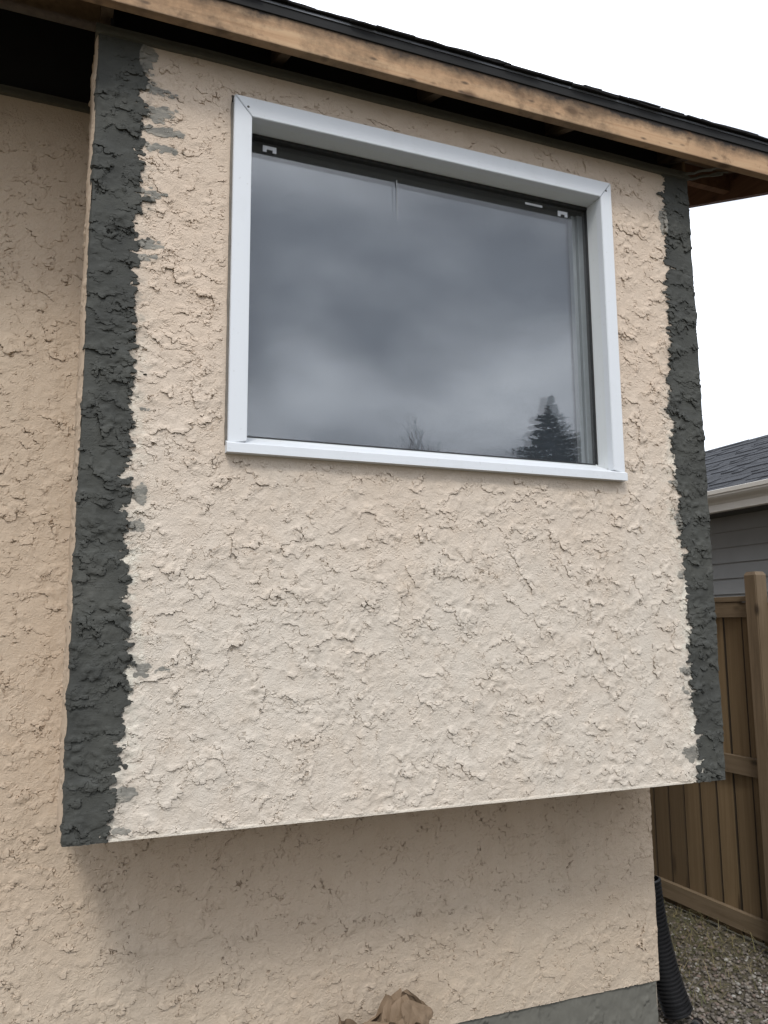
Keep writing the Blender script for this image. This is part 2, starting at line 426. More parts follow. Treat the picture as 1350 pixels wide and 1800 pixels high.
# inner edge of the fresh mortar strips (height, x)
LE = np.array([[.974, .174], [1.19, .196], [1.537, .218], [1.807, .200], [2.084, .188], [2.37, .192], [2.867, .195], [3.3, .200], [3.504, .205], [3.69, .180]])
RE = np.array([[.979, 2.481], [1.074, 2.483], [1.375, 2.467], [1.657, 2.474], [2.143, 2.449], [2.594, 2.432], [2.858, 2.462], [3.314, 2.471], [3.646, 2.479]])
rag = np.clip(.55+.6*np.abs(grf(rng, nz_f, nx_f, S, .05, .4, 1.)), .3, 2.)*(grf(rng, nz_f, nx_f, S, .007, .03, 1.0, 2.2)*.0045+grf(rng, nz_f, nx_f, S, .014, .12, 1.0, 2.4)*.0105)
EL = np.interp(zz, LE[:, 0], LE[:, 1])[:, None]-xx[None, :]+rag          # > 0 on the left strip
ER = xx[None, :]-np.interp(zz, RE[:, 0], RE[:, 1])[:, None]+rag
def smear(E, c, rx, rz):
    dx = (xx[None, :]-c[0])/rx; dz = (zz[:, None]-c[1])/rz
    m_ = (1-np.sqrt(dx*dx+dz*dz))*min(rx, rz)*1.3+rag*.8
    return m_
SM = np.full_like(EL, -1.)
for (cx_, cz_), rx, rz in [((.20, 3.60), .035, .06), ((.240, 3.489), .045, .016), ((.255, 3.411), .030, .012), ((.245, 3.381), .032, .010), ((.245, 3.335), .052, .014),
                           ((.26, 3.274), .045, .009), ((.225, 3.104), .030, .011), ((.222, 2.913), .032, .008), ((.215, 2.864), .028, .008), ((.25, 2.337), .03, .010), ((.232, 2.049), .014, .022),
                           ((.222, 1.946), .016, .018), ((.268, 1.482), .045, .014), ((.215, 1.111), .022, .020), ((.205, 1.003), .035, .010)]:
    SM = np.maximum(SM, smear(EL, (cx_, cz_), rx, rz))
for (cx_, cz_), rx, rz in [((2.47, 3.42), .02, .07), ((2.436, 2.594), .010, .03), ((2.436, 2.216), .022, .016), ((2.455, 2.056), .016, .035), ((2.448, 1.825), .01, .02),
                           ((2.446, 1.422), .02, .007), ((2.438, 1.341), .010, .010), ((2.448, 1.088), .030, .030)]:
    SM = np.maximum(SM, smear(ER, (cx_, cz_), rx, rz))
E0 = np.maximum(EL, ER); EE = np.maximum(E0, SM)
thin = np.clip((SM-E0)/.006, 0, 1)*(SM > -.004)
thin = np.maximum(thin, np.clip(1-E0/.006, 0, 1)*.45*(E0 > -.01))
# stucco is ground flat below the patches, smoothed at the bottom bead, flattened round the window
hs = h.copy(); win = np.clip((E0-.002)/.008, 0, 1); hs = hs*(1-win)+(blur(h, 8)-.002)*win
bead = np.clip(1-(zz-ZB-.005)/.006, 0, 1)[:, None]*np.clip(-E0/.01, 0, 1)
hs = hs*(1-bead)+.0032*bead
CX0, CX1, CZ0, CZ1 = .510, 2.162, 2.207, 3.531                            # window casing outline
dw = np.maximum(np.maximum(CX0-xx[None, :], xx[None, :]-CX1), np.maximum(CZ0-zz[:, None], zz[:, None]-CZ1))
nw = np.clip(1-(dw-.012)/.016, 0, 1); hs = hs*(1-nw)+.001*nw
topband = np.clip((zz-3.60)/.05, 0, 1)[:, None]*.7; hs = hs*(1-topband)
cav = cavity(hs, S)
dist_strip = np.clip(-E0, 0, None)
halo = np.exp(-(dist_strip/.045)**2)*np.clip(.45+.5*grf(rng, nz_f, nx_f, S, .02, .2, 1.), 0, 1)*np.clip((3.0-zz)/1.2, .15, 1)[:, None]*.85
film = np.clip(1-dist_strip/.05, 0, 1)**1.5*np.clip(.1+.75*grf(rng, nz_f, nx_f, S, .006, .05, 1., 3.2), 0, 1)
film = np.clip(np.maximum(film, blur(np.clip((SM+.004)/.008, 0, 1), 3)*.8), 0, .92)
halo = np.clip(np.maximum(halo, bead*.3), 0, 1)
def wrap_pos(hh, xs, left, right, n=WRAP):
    """front-face grid (y = -h) with its end columns turned back round the bay's corners"""
    nz = hh.shape[0]
    Pn = np.zeros((nz, len(xs), 3)); Pn[..., 0] = xs[None, :]; Pn[..., 1] = -hh; Pn[..., 2] = zz[:, None]; lx, lz = ledge(hh, S); Pn[..., 0] += lx; Pn[..., 2] += lz
    out = [Pn]
    if left:
        W = np.zeros((nz, n, 3))
        for k in range(n):
            t = (n-k)*S; W[:, k, 0] = xs[0]-hh[:, min(n-k, hh.shape[1]-1)]*.8; W[:, k, 1] = t-.001; W[:, k, 2] = zz
        out.insert(0, W)
    if right:
        W = np.zeros((nz, n, 3))
        for k in range(n):
            t = (k+1)*S; W[:, k, 0] = xs[-1]+hh[:, -1-min(k+1, hh.shape[1]-1)]*.8; W[:, k, 1] = t-.001; W[:, k, 2] = zz
        out.append(W)
    return np.concatenate(out, 1)
def pad_attr(a, left, right, n=WRAP):
    return np.concatenate(([np.repeat(a[:, :1], n, 1)] if left else [])+[a]+([np.repeat(a[:, -1:], n, 1)] if right else []), 1)
keep = np.ones((nz_f-1, nx_f-1), bool)
xm = (xx[:-1]+xx[1:])/2; zm = (zz[:-1]+zz[1:])/2
keep[np.ix_((zm > CZ0+.02) & (zm < CZ1-.02), (xm > CX0+.02) & (xm < CX1-.02))] = False
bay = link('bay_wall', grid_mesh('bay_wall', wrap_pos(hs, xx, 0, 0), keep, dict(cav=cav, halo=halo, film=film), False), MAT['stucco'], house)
# mortar strips: they rise out of the stucco where the patch is and dive below it elsewhere
hm = skip_trowel(nz_f, 120, S, 23, dens=470, T=.0105, groove=.0045, rough=.4, down=.97, size=1.1, spread=.28, small_p=.2)
def strip(j0, j1, left):
    w = np.clip(EE[:, j0:j1]/.005, -1, 1)
    rel = hm[:, :j1-j0] if left else hm[:, ::-1][:, :j1-j0]
    tb = np.clip((zz-3.48)/.12, 0, 1)[:, None]*.75
    rel = rel*(1-tb)
    th = thin[:, j0:j1]
    full = blur(hs, 8)[:, j0:j1]+.0045+np.maximum(rel, -.0042)
    skin = hs[:, j0:j1]*.8+blur(hs, 3)[:, j0:j1]*.2+.0014          # scraped thin: the old texture shows through
    sm_ = np.clip(-E0[:, j0:j1]/.004, 0, 1)
    hh = np.where(w > 0, hs[:, j0:j1]*(1-w)+w*(full*(1-sm_)+skin*sm_), hs[:, j0:j1]+w*.006)
    P_ = wrap_pos(hh, xx[j0:j1], left, not left)
    o = link('mortar_strip', grid_mesh('mortar_strip', P_, None, dict(thin=pad_attr(th, left, not left)*1.), False), MAT['mortar'], bay)
    o['label'] = 'fresh dark grey mortar strip on the left corner of the bay' if left else 'fresh dark grey mortar strip on the right corner of the bay'
strip(0, 106, True); strip(nx_f-88, nx_f, False)

# main wall: left stretch and the stretch under the bay
S2 = .0046
def wall_patch(name, x0, x1, z0, z1, seed, parent, holes=None, step=S2, dens=850, wrap=False):
    nx, nz = int((x1-x0)/step)+1, int((z1-z0)/step)+1
    hh = skip_trowel(nz, nx, step, seed, dens=dens, gw=1.0)
    xs = np.linspace(x0, x1, nx); zs = np.linspace(z0, z1, nz)
    tb = np.clip((zs-3.56)/.06, 0, 1)[:, None]; hh = hh*(1-.8*tb)
    P_ = np.zeros((nz, nx, 3)); P_[..., 0] = xs[None, :]; P_[..., 1] = YW-hh; P_[..., 2] = zs[:, None]; lx, lz = ledge(hh, step); P_[..., 0] += lx; P_[..., 2] += lz
    k = None
    if wrap:
        W_ = np.zeros((nz, 12, 3)); 
        for q_ in range(12): W_[:, q_, 0] = x1+.003+hh[:, -2-q_]*.8; W_[:, q_, 1] = YW+.002+q_*step; W_[:, q_, 2] = zs
        P_ = np.concatenate([P_, W_], 1); hh = np.concatenate([hh, hh[:, -2:-14:-1]], 1); xs = np.concatenate([xs, np.full(12, x1)]); nx += 12
    if holes: 
        k = np.ones((nz-1, nx-1), bool); xm_ = (xs[:-1]+xs[1:])/2; zm_ = (zs[:-1]+zs[1:])/2
        k[np.ix_((zm_ > holes[2]) & (zm_ < holes[3]), (xm_ > holes[0]) & (xm_ < holes[1]))] = False
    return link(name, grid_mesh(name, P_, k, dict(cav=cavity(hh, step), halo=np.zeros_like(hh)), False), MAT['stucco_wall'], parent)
main_wall = wall_patch('main_wall', -.75, X1, .012, ZT, 31, house, (X0+.06, X1+1, ZB+.06, ZT+1), wrap=True)
wall_patch('wall_stretch', -4.0, -.75, .012, ZT, 37, main_wall, step=.02, dens=60)
box('wall_core', (-4., YW+.015, -.5), (X1-.004, YW+.12, ZB+.3), MAT['stucco_wall'], main_wall)
box('wall_core', (-4., YW+.015, ZB+.301), (X0+.1, YW+.12, ZT), MAT['stucco_wall'], main_wall)
def side_patch(name, x, y0, y1, z0, z1, sgn, seed, mat, parent, step=.006, bulge=0.):
    ny, nz = int((y1-y0)/step)+1, int((z1-z0)/step)+1
    hh = skip_trowel(nz, ny, step, seed, dens=400)
    ys = np.linspace(y0, y1, ny); zs = np.linspace(z0, z1, nz)
    P_ = np.zeros((nz, ny, 3)); P_[..., 0] = x+sgn*(np.maximum(hh, -.002)+bulge*np.clip(ys/.06, 0, 1)[None, :]**.7); P_[..., 1] = ys[None, :]; P_[..., 2] = zs[:, None]
    if sgn < 0: P_ = P_[:, ::-1]; hh = hh[:, ::-1]
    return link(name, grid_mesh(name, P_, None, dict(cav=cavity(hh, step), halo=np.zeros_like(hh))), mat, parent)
side_patch('bay_return', X0, .004, YW+.01, ZB, ZT, -1, 41, MAT['stucco_wall'], bay, bulge=.013)
side_patch('bay_return', X1-.002, .004, YW+.01, ZB, ZT, 1, 42, MAT['stucco'], bay)
side_patch('gable_wall', X1-.001, YW+.03, 5.5, -.01, ZT, 1, 43, MAT['stucco_wall'], house, .02)
box('bay_bottom', (X0+.004, .006, ZB+.004), (X1-.006, YW+.01, ZB+.02), MAT['stucco_wall'], bay)
# end bead of the lower wall and the parged foundation
def foundation():
    nx, nz = 420, 60
    xs = np.concatenate([np.linspace(-4, .9, 60), np.linspace(.91, X1-.012, nx-60)]); zs = np.linspace(-.34, .026, nz)
    hh = skip_trowel(nz, nx, .0055, 77, dens=420, T=.009)
    P_ = np.zeros((nz, nx, 3)); P_[..., 0] = xs; P_[..., 1] = YW+.008-hh*.7; P_[..., 2] = zs[:, None]
    o = link('foundation_parging', grid_mesh('foundation_parging', P_), MAT['parge'], house)
    box('foundation_return', (X1-.06, YW+.010, -.5), (X1-.0125, 5.5, .02), MAT['parge'], o)
foundation()

# --- the window
win_o = link('window', from_bm('window', box_bm((.545, .078, 2.262), (2.135, .100, 2.292))), MAT['white_in'], house)   # bottom rail of the frame
YF = -.027
IX0, IX1, IZ0, IZ1 = .575, 2.105, 2.248, 3.457
YG = .078
def casing(name, pts):      # mitred flat casing board, pts = 4 outline points in x,z
    bm = bmesh.new(); fr = [bm.verts.new((x, YF, z)) for x, z in pts]; bk = [bm.verts.new((x, .012, z)) for x, z in pts]
    bm.faces.new(fr); bm.faces.new(bk[::-1])
    for i in range(4): bm.faces.new((fr[i], bk[i], bk[(i+1) % 4], fr[(i+1) % 4]))
    bmesh.ops.bevel(bm, geom=bm.edges[:], offset=.0022, segments=2, affect='EDGES')
    return link(name, from_bm(name, bm), MAT['white'], win_o)
g_ = .0012
casing('casing_board', [(CX0, 2.236), (IX0, 2.250), (IX0, IZ1-g_), (CX0, CZ1-g_)])
casing('casing_board', [(CX0+g_, CZ1), (IX0+g_, IZ1), (IX1-g_, IZ1), (CX1-g_, CZ1)])
casing('casing_board', [(IX1, 2.250), (CX1, 2.236), (CX1, CZ1-g_), (IX1, IZ1-g_)])
prism('sill', [(YF-.010, 2.207), (.012, 2.207), (.09, 2.255), (.09, 2.288), (YF+.004, 2.245), (YF-.010, 2.238)], 0, CX0-.005, CX1+.003, MAT['white'], win_o)
def quad_box(name, lo, hi, mat, bev=.001): return box(name, lo, hi, mat, win_o, bev)
quad_box('reveal', (IX0-.02, YF+.006, IZ1+.001), (IX1+.02, YG+.03, IZ1+.012), MAT['white_in'])
quad_box('reveal', (IX0-.012, YF+.006, 2.262), (IX0-.001, YG+.03, IZ1), MAT['white_in'])
quad_box('reveal', (IX1+.001, YF+.006, 2.262), (IX1+.012, YG+.03, IZ1), MAT['white_in'])
# glazing stops: dark gasket at jambs; head strip also paints the recess shadow
quad_box('gasket_recess', (IX0, YG-.006, IZ1-.013), (IX1, YG+.028, IZ1), MAT['gasket_recess'])
quad_box('gasket_recess', (IX0, YG-.004, 2.29), (IX0+.006, YG+.028, IZ1-.014), MAT['gasket_recess'])
quad_box('gasket_recess', (IX1-.005, YG-.002, 2.29), (IX1, YG+.028, IZ1-.014), MAT['gasket_recess'])
quad_box('gasket_recess', (IX0+.007, YG-.001, 2.288), (IX1-.011, YG+.028, 2.294), MAT['gasket_recess'])
def pane(name, y, rz, rx):
    me = from_bm(name, box_bm((-(IX1-IX0)/2+.002, -.001, -(IZ1-2.29)/2+.002), ((IX1-IX0)/2-.002, .001, (IZ1-2.29)/2-.002)))
    o = bpy.data.objects.new(name, me); COL.objects.link(o); me.materials.append(MAT['glass'])
    o.parent = win_o; o.matrix_parent_inverse = world_of(win_o).inverted()
    o.location = ((IX0+IX1)/2, y, (IZ1+2.29)/2); o.rotation_euler = (math.radians(rx), 0, math.radians(rz))
pane('glass_pane', YG+.006, -.08, 0); pane('glass_pane', YG+.024, .18, -.04)
box('frame_reflection', (IX1-.030, .107, 2.297), (IX1+.01, .140, 3.43), MAT['inner'], win_o)  # grey strips stand in for the frame's reflection in the glass
box('frame_reflection', (IX1-.052, .120, 2.297), (IX1-.034, .145, 3.43), MAT['inner'], win_o)
box('dark_backing', (IX0-.02, .170, 2.2), (IX1-.03, .173, 3.52), MAT['dark_backing'], win_o)  # added dark sheet standing in for the dim interior
# plastic clips and a sticker behind the glass
def clip(x0, x1, z0, z1, y=.0775):
    b = box_bm((x0, y, z0+(z1-z0)*.45), (x1, y+.004, z1)); w_ = (x1-x0)*.28
    box_bm((x0, y, z0), (x0+w_, y+.004, z0+(z1-z0)*.449), bm=b); box_bm((x1-w_, y, z0), (x1, y+.004, z0+(z1-z0)*.449), bm=b)
    link('clip', from_bm('clip', b), MAT['clip'], win_o)
clip(.640, .692, 3.398, 3.422); clip(1.955, 2.003, 3.392, 3.416)
box('sticker', (1.79, .0795, 3.414), (1.876, .0800, 3.424), MAT['clip'], win_o)
for x_, z_ in ((.56, 3.492), (2.135, 3.490)):
    b = bmesh.new(); bmesh.ops.create_uvsphere(b, u_segments=8, v_segments=5, radius=.005)
    for v in b.verts: v.co = Vector((x_+v.co.x, YF+v.co.y*.4, z_+v.co.z))
    link('screw', from_bm('screw', b, True), MAT['channel'], win_o)

def caulk(pts):
    bm_ = bmesh.new(); q = []
    for a_, b_ in zip(pts, pts[1:]):
        n_ = max(2, int((Vector(b_)-Vector(a_)).length/.03))
        q += [Vector(a_).lerp(Vector(b_), i/n_) for i in range(n_)]
    q.append(Vector(pts[-1]))
    q = [p+Vector((mnoise.noise(p*14)*.002, 0, mnoise.noise(p*14+Vector((3, 0, 0)))*.002)) for p in q]
    tube_bm(bm_, q, [.0055+.002*mnoise.noise(p*25) for p in q], 6); link('caulk_bead', from_bm('caulk_bead', bm_, True), MAT['caulk'], win_o)
MAT['caulk'] = plain('grimy_caulk', (.17, .15, .125), .8, 40, .6)
caulk([(CX0-.003, -.004, CZ0+.03), (CX0-.003, -.004, CZ1+.003), (CX1+.003, -.004, CZ1+.003), (CX1+.003, -.004, CZ0+.03)])
prism('drip_streak', [(1.1855, 3.395), (1.191, 3.40), (1.190, 3.30), (1.1885, 3.21), (1.187, 3.30)], 1, .0790, .0798, MAT['streak'], win_o)

# room seen only as darkness behind the dark backing
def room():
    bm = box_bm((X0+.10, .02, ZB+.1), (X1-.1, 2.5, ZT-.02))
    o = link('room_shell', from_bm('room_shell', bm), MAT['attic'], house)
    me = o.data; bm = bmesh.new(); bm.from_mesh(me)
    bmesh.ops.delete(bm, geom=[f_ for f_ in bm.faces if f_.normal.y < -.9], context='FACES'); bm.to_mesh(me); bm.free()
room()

# --- eave: channel trim, rafters, fascia, barge rafter, roof with shingles
PITCH = .375; OV = -.17; FZ0, FZ1 = 3.656, 3.806
roof_z = lambda y: FZ1+PITCH*(y-OV)
def wavy_channel(name, x0, x1, y, z0, z1, d, n=60, wob=.0025):
    bm = bmesh.new(); rows = []
    prof = [(y, z0), (y-d, z0), (y-d, z0+(z1-z0)*.35), (y-d*.55, z0+(z1-z0)*.45), (y-d*.55, z1), (y, z1)]
    for i in range(n+1):
        x = x0+(x1-x0)*i/n; dz = wob*mnoise.noise(Vector((x*4, z0, 1))); dy = wob*mnoise.noise(Vector((x*6, z0, 7)))
        rows.append([bm.verts.new((x, a+dy, b+dz)) for a, b in prof])
    for i in range(n):
        for k in range(len(prof)):
            k2 = (k+1) % len(prof); bm.faces.new((rows[i][k], rows[i+1][k], rows[i+1][k2], rows[i][k2]))
    bm.faces.new(rows[0]); bm.faces.new(rows[-1][::-1])
    return link(name, from_bm(name, bm), MAT['channel'], house)
wavy_channel('channel_trim', X0-.012, X1+.004, .004, 3.652, 3.690, .022)
wavy_channel('channel_trim', -4., X0-.016, YW+.002, 3.655, 3.692, .022)
prism('channel_trim', [(.0, 3.652), (YW, 3.652), (YW, 3.690), (.0, 3.690)], 0, X0-.014, X0-.008, MAT['channel'], house)
# torn soffit channel bent out from the bay's right corner towards the fascia
def torn_strip(a, b, w, t, seed):
    rnd = random.Random(seed); a, b = Vector(a), Vector(b); bm = bmesh.new(); n = 10; rows = []
    side = Vector((0, 0, 1)).cross((b-a).normalized()).normalized()
    for i in range(n+1):
        p = a.lerp(b, i/n)+Vector((0, 0, rnd.uniform(-.004, .004))); ww = w*(1-.25*i/n)+rnd.uniform(-.004, .004)
        rows.append([bm.verts.new(p-side*ww/2), bm.verts.new(p+side*ww/2), bm.verts.new(p+side*ww/2+Vector((0, 0, t))), bm.verts.new(p-side*ww/2+Vector((0, 0, t)))])
    for i in range(n):
        for k in range(4): bm.faces.new((rows[i][k], rows[i+1][k], rows[i+1][(k+1) % 4], rows[i][(k+1) % 4]))
    bm.faces.new(rows[0]); bm.faces.new(rows[-1][::-1])
    link('torn_channel', from_bm('torn_channel', bm), MAT['channel'], house)
torn_strip((2.56, .0, 3.662), (2.70, -.128, 3.664), .022, .004, 1); torn_strip((2.60, .02, 3.655), (2.76, -.11, 3.668), .012, .004, 2); torn_strip((2.61, .04, 3.672), (2.74, -.10, 3.652), .006, .012, 3)

box('fascia_board', (-4., OV, FZ0), (3.238, OV+.038, FZ1-.004), MAT['fascia'], house, .003)
def rafter(x):
    y0, y1 = OV+.039, 3.0; d = .142
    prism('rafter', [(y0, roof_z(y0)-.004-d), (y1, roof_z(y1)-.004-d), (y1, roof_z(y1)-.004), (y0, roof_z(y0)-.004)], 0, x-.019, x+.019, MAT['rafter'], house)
for i in range(-6, 5): rafter(.066+.617*i)
prism('barge_rafter', [(OV+.039, roof_z(OV+.039)-.144), (5.4, roof_z(5.4)-.144), (5.4, roof_z(5.4)-.004), (OV+.039, roof_z(OV+.039)-.004)], 0, 3.198, 3.236, MAT['barge'], house)
for yy in (.30, .91, 1.52):
    box('lookout', (X1+.02, yy, roof_z(yy)-.10), (3.197, yy+.038, roof_z(yy)-.006), MAT['barge'], house)
# attic closure: added black boards that keep the eave cavity dark, gable end
box('attic_baffle', (X0+.03, .07, ZT-.02), (X1-.02, .09, roof_z(.07)-.01), MAT['attic'], house)
box('attic_baffle', (-4., YW+.03, ZT-.02), (X0+.1, YW+.05, roof_z(YW)-.01), MAT['attic'], house)
prism('gable_board', [(.0, ZT), (5.4, ZT), (5.4, roof_z(5.4)-.01), (.0, roof_z(0)-.01)], 0, X1-.018, X1-.003, MAT['ply'], house)
prism('gable_board', [(.0, ZT), (YW+.03, ZT), (YW+.03, roof_z(YW)-.01), (.0, roof_z(0)-.01)], 0, X0+.034, X0+.046, MAT['attic'], house)
roof = prism('roof', [(OV, FZ1), (5.4, roof_z(5.4)), (5.4, roof_z(5.4)+.012), (OV, FZ1+.012)], 0, -4., 3.238, MAT['ply'], house)
prism('ridge_slope', [(5.4, roof_z(5.4)), (9.5, roof_z(5.4)-1.5), (9.5, roof_z(5.4)-1.488), (5.4, roof_z(5.4)+.012)], 0, -4., 3.238, MAT['shingle'], roof)
prism('underlay', [(OV+.02, FZ1+.013+PITCH*.02), (5.4, roof_z(5.4)+.013), (5.4, roof_z(5.4)+.018), (OV+.02, FZ1+.018+PITCH*.02)], 0, -4., 3.25, MAT['shingle'], roof)
# drip edge: thin bright metal line with a small flange
prism('drip_edge', [(OV-.010, FZ1-.004), (OV-.0075, FZ1-.004), (OV-.002, FZ1+.0125), (.05, FZ1+.0125+PITCH*.215), (.05, FZ1+.0129+PITCH*.215), (OV-.004, FZ1+.0133)], 0, -4., 3.242,
      plain('drip_edge_metal', (.30, .31, .33), .35, metal=.6), roof)
prism('felt_strip', [(OV-.006, FZ1-.038), (OV-.0005, FZ1-.04), (OV-.0005, FZ1+.011), (OV-.006, FZ1+.011)], 0, -4., 3.24, plain('black_felt', (.010, .010, .010), .85, 6, .6, .002), roof)
rnd = random.Random(9)
slope = Vector((0, 1, PITCH)).normalized()
def shingle(x, w, y, lift, L, th):
    bm = bmesh.new()
    pts = [(-w/2, 0), (w/2, 0), (w/2, L), (-w/2, L)]
    nrm = Vector((0, -PITCH, 1)).normalized(); lo, hi = [], []
    n = max(2, int(w/.06)); fr = []
    for i in range(n+1):
        t = -w/2+w*i/n; fr.append((t, rnd.uniform(-.003, .003), rnd.uniform(-.0015, .002)))
    for t, dy, dn in fr:
        a = Vector((t, 0, 0))+slope*dy+nrm*dn; lo.append((bm.verts.new(a), bm.verts.new(a+nrm*th), bm.verts.new(Vector((t, 0, 0))+slope*L), bm.verts.new(Vector((t, 0, 0))+slope*L+nrm*th)))
    for a, b in zip(lo, lo[1:]):
        bm.faces.new((a[0], b[0], b[1], a[1])); bm.faces.new((a[1], b[1], b[3], a[3])); bm.faces.new((a[0], a[2], b[2], b[0]))
    for q in (lo[0], lo[-1]): bm.faces.new((q[0], q[1], q[3], q[2]))
    o = bpy.data.objects.new('shingle', from_bm('shingle', bm)); COL.objects.link(o); o.data.materials.append(MAT['shingle'])
    o.parent = roof; o.matrix_parent_inverse = world_of(roof).inverted()
    o.location = (x, y, FZ1+.0145+PITCH*(y-OV)+lift)
for course, (yy, lift) in enumerate(((OV-.022, .0), (OV-.016, .0065), (OV+.12, .012), (OV+.26, .0125))):
    x = -1.2
    while x < 3.24:
        w = rnd.choice((.10, .14, .18, .24, .33))*rnd.uniform(.85, 1.1)
        w = min(w, 3.26-x)
        if w > .03: shingle(x+w/2, w-.003, yy+rnd.uniform(-.004, .004), lift+rnd.choice((0, 0, .004, .005)), .2, rnd.uniform(.0045, .006))
        x += w
box('gable_end_trim', (3.239, OV+.002, FZ1-.02), (3.2395, OV+.03, FZ1), MAT['channel'], roof)

# ------------------------------------------------------------------ fence along the side yard
fence = thing('board_fence', (4.0, 1.0, GZ), 'brown stained board fence with capped rails beyond the house corner', 'fence')
frnd = random.Random(4)
bw, bp_ = .1415, .1515
bmsh = []
for k in range(4):
    b = box_bm((0, 0, 0), (.017, bw, 1), .0035)
    for v in b.verts: v.co.x += .0015*math.sin(v.co.y*40+k)
    bmsh.append(from_bm('board', b)); bmsh[-1].materials.append(MAT['fence'])
for i in range(-14, 42):
    y = 1.060+i*bp_
    o = bpy.data.objects.new('board', bmsh[i % 4]); COL.objects.link(o); o.parent = fence; o.matrix_parent_inverse = world_of(fence).inverted()
    o.location = (4.0+frnd.uniform(-.002, .002), y, -.285+frnd.uniform(-.006, .006)); o.scale = (1, 1, 1.75+.285+frnd.uniform(-.004, .004)); o.rotation_euler = (frnd.uniform(-.003, .003), 0, frnd.uniform(-.006, .006))
def post(y):
    b = bmesh.new(); r = bmesh.ops.create_cube(b, size=1)
    for v in r['verts']: v.co = Vector((3.915+v.co.x*.09, y+v.co.y*.09, (GZ-.1) if v.co.z < 0 else 1.905))
    top = max(b.faces, key=lambda f_: f_.calc_center_median().z)
    r2 = bmesh.ops.inset_region(b, faces=[top], thickness=.018)
    for v in top.verts: v.co.z += .022
    es = [e_ for e_ in b.edges if abs(e_.verts[0].co.z-e_.verts[1].co.z) > 1]
    bmesh.ops.bevel(b, geom=es, offset=.005, segments=2, affect='EDGES')
    link('post', from_bm('post', b), MAT['fence_post'], fence)
MAT['fence_post'] = wood_mat('fence_post_wood', (.10, .07, .042), (.15, .108, .066), (.19, .14, .09), 2, rnd=.1)
post(.995); post(-1.4); post(3.41); post(5.83)
for (a, b) in ((-1.35, .948), (1.042, 3.363), (3.457, 5.78)):
    box('rail', (3.961, a, 1.655), (3.998, b, 1.748), MAT['rail'], fence, .002)
    box('rail', (3.961, a, .690), (3.998, b, .800), MAT['rail'], fence, .002)
    box('rail', (3.961, a, -.243), (3.998, b, -.135), MAT['rail'], fence, .002)
    box('cap_rail', (3.955, a, 1.752), (4.04, b, 1.785), MAT['rail'], fence, .003)

# ------------------------------------------------------------------ neighbouring house
nb = thing('neighbour_house', (6.3, 4, GZ), 'grey lap-sided neighbouring house with beige gutter and charcoal shingle roof', 'house')
NY0, NY1 = -4., 13.
wall_n = box('wall', (6.32, NY0, GZ-.1), (11.5, NY1, 2.72), MAT['siding'], nb)
sb = None
for i in range(19):
    z = 2.70-.158*(i+1)
    o = prism('siding_board', [(6.318, z+.164), (6.312, z+.164), (6.297, z), (6.318, z)], 1, NY0, NY1, MAT['siding'], wall_n)
prism('soffit', [(5.99, 2.700), (6.318, 2.700), (6.318, 2.712), (5.99, 2.712)], 1, NY0-.2, NY1+.2, MAT['soffit2'], nb)
prism('fascia', [(6.0, 2.70), (6.02, 2.70), (6.02, 2.90), (6.0, 2.90)], 1, NY0-.2, NY1+.2, MAT['gutter'], nb)
prism('gutter', [(5.998, 2.695), (5.955, 2.695), (5.945, 2.70), (5.94, 2.765), (5.925, 2.79), (5.895, 2.82), (5.882, 2.84), (5.882, 2.858), (5.872, 2.862), (5.872, 2.90), (5.882, 2.905), (5.886, 2.90), (5.892, 2.845), (5.95, 2.775), (5.955, 2.705), (5.998, 2.705)], 1, NY0-.2, NY1+.2, MAT['gutter'], nb)
nroof = prism('roof', [(5.93, 2.905), (9.0, 4.185), (12.0, 2.92), (12.0, 2.90), (9.0, 4.15), (5.96, 2.89)], 1, NY0-.3, NY1+.3, MAT['shingle2'], nb)
sr = random.Random(12)
npitch = (4.185-2.905)/(9.0-5.93)
for i in range(23):
    xa = 5.905+i*.1345; za = 2.905+npitch*(xa-5.93)
    bm = bmesh.new(); y = NY0-.3; rows = []
    while y < NY1+.3:
        w = sr.choice((.12, .18, .25, .33)); t = sr.choice((.007, .008, .018)); x_ = xa+sr.uniform(-.006, .006)
        p = [(x_, za+.003), (x_, za+.003+t), (xa+.16, za+npitch*.16+.004+t*.6), (xa+.16, za+npitch*.16+.001)]
        v = [bm.verts.new((a, yy, b)) for yy in (y, y+w-.004) for a, b in p]
        for q in ((0, 1, 5, 4), (1, 2, 6, 5), (0, 1, 2, 3), (4, 5, 6, 7), (0, 3, 7, 4)): bm.faces.new([v[k] for k in q])
        y += w
    link('shingle_course', from_bm('shingle_course', bm), MAT['shingle2'], nroof)

# ------------------------------------------------------------------ black corrugated drain pipe and its outlet
dp = thing('drain_pipe', (2.88, .70, GZ), 'black corrugated drain pipe standing against the house corner', 'drain pipe')
def pipe_path(t):      # t 0 top .. 1 bottom
    p0, p1, p2, p3 = Vector((2.766, .705, .375)), Vector((2.785, .71, .16)), Vector((2.825, .71, -.06)), Vector((2.875, .66, -.25))
    return p0*(1-t)**3+3*p1*t*(1-t)**2+3*p2*t*t*(1-t)+p3*t**3
def corr():
    bm = bmesh.new(); nR = 33; pts, rad = [], []
    for i in range(nR*6+1):
        t = i/(nR*6); ph = (i % 6)/6
        r0 = .055+.012*t
        pts.append(pipe_path(t)); rad.append(r0+(.0055 if .12 < ph < .62 else -.0045))
    tube_bm(bm, pts, rad, 28, False)
    o = link('corrugated_tube', from_bm('corrugated_tube', bm, False), MAT['pipe'], dp)
    bm = bmesh.new(); tube_bm(bm, [pipe_path(t/20) for t in range(21)], .049, 20, False)
    link('inner_wall', from_bm('inner_wall', bm, True), MAT['pipe'], dp)
corr()
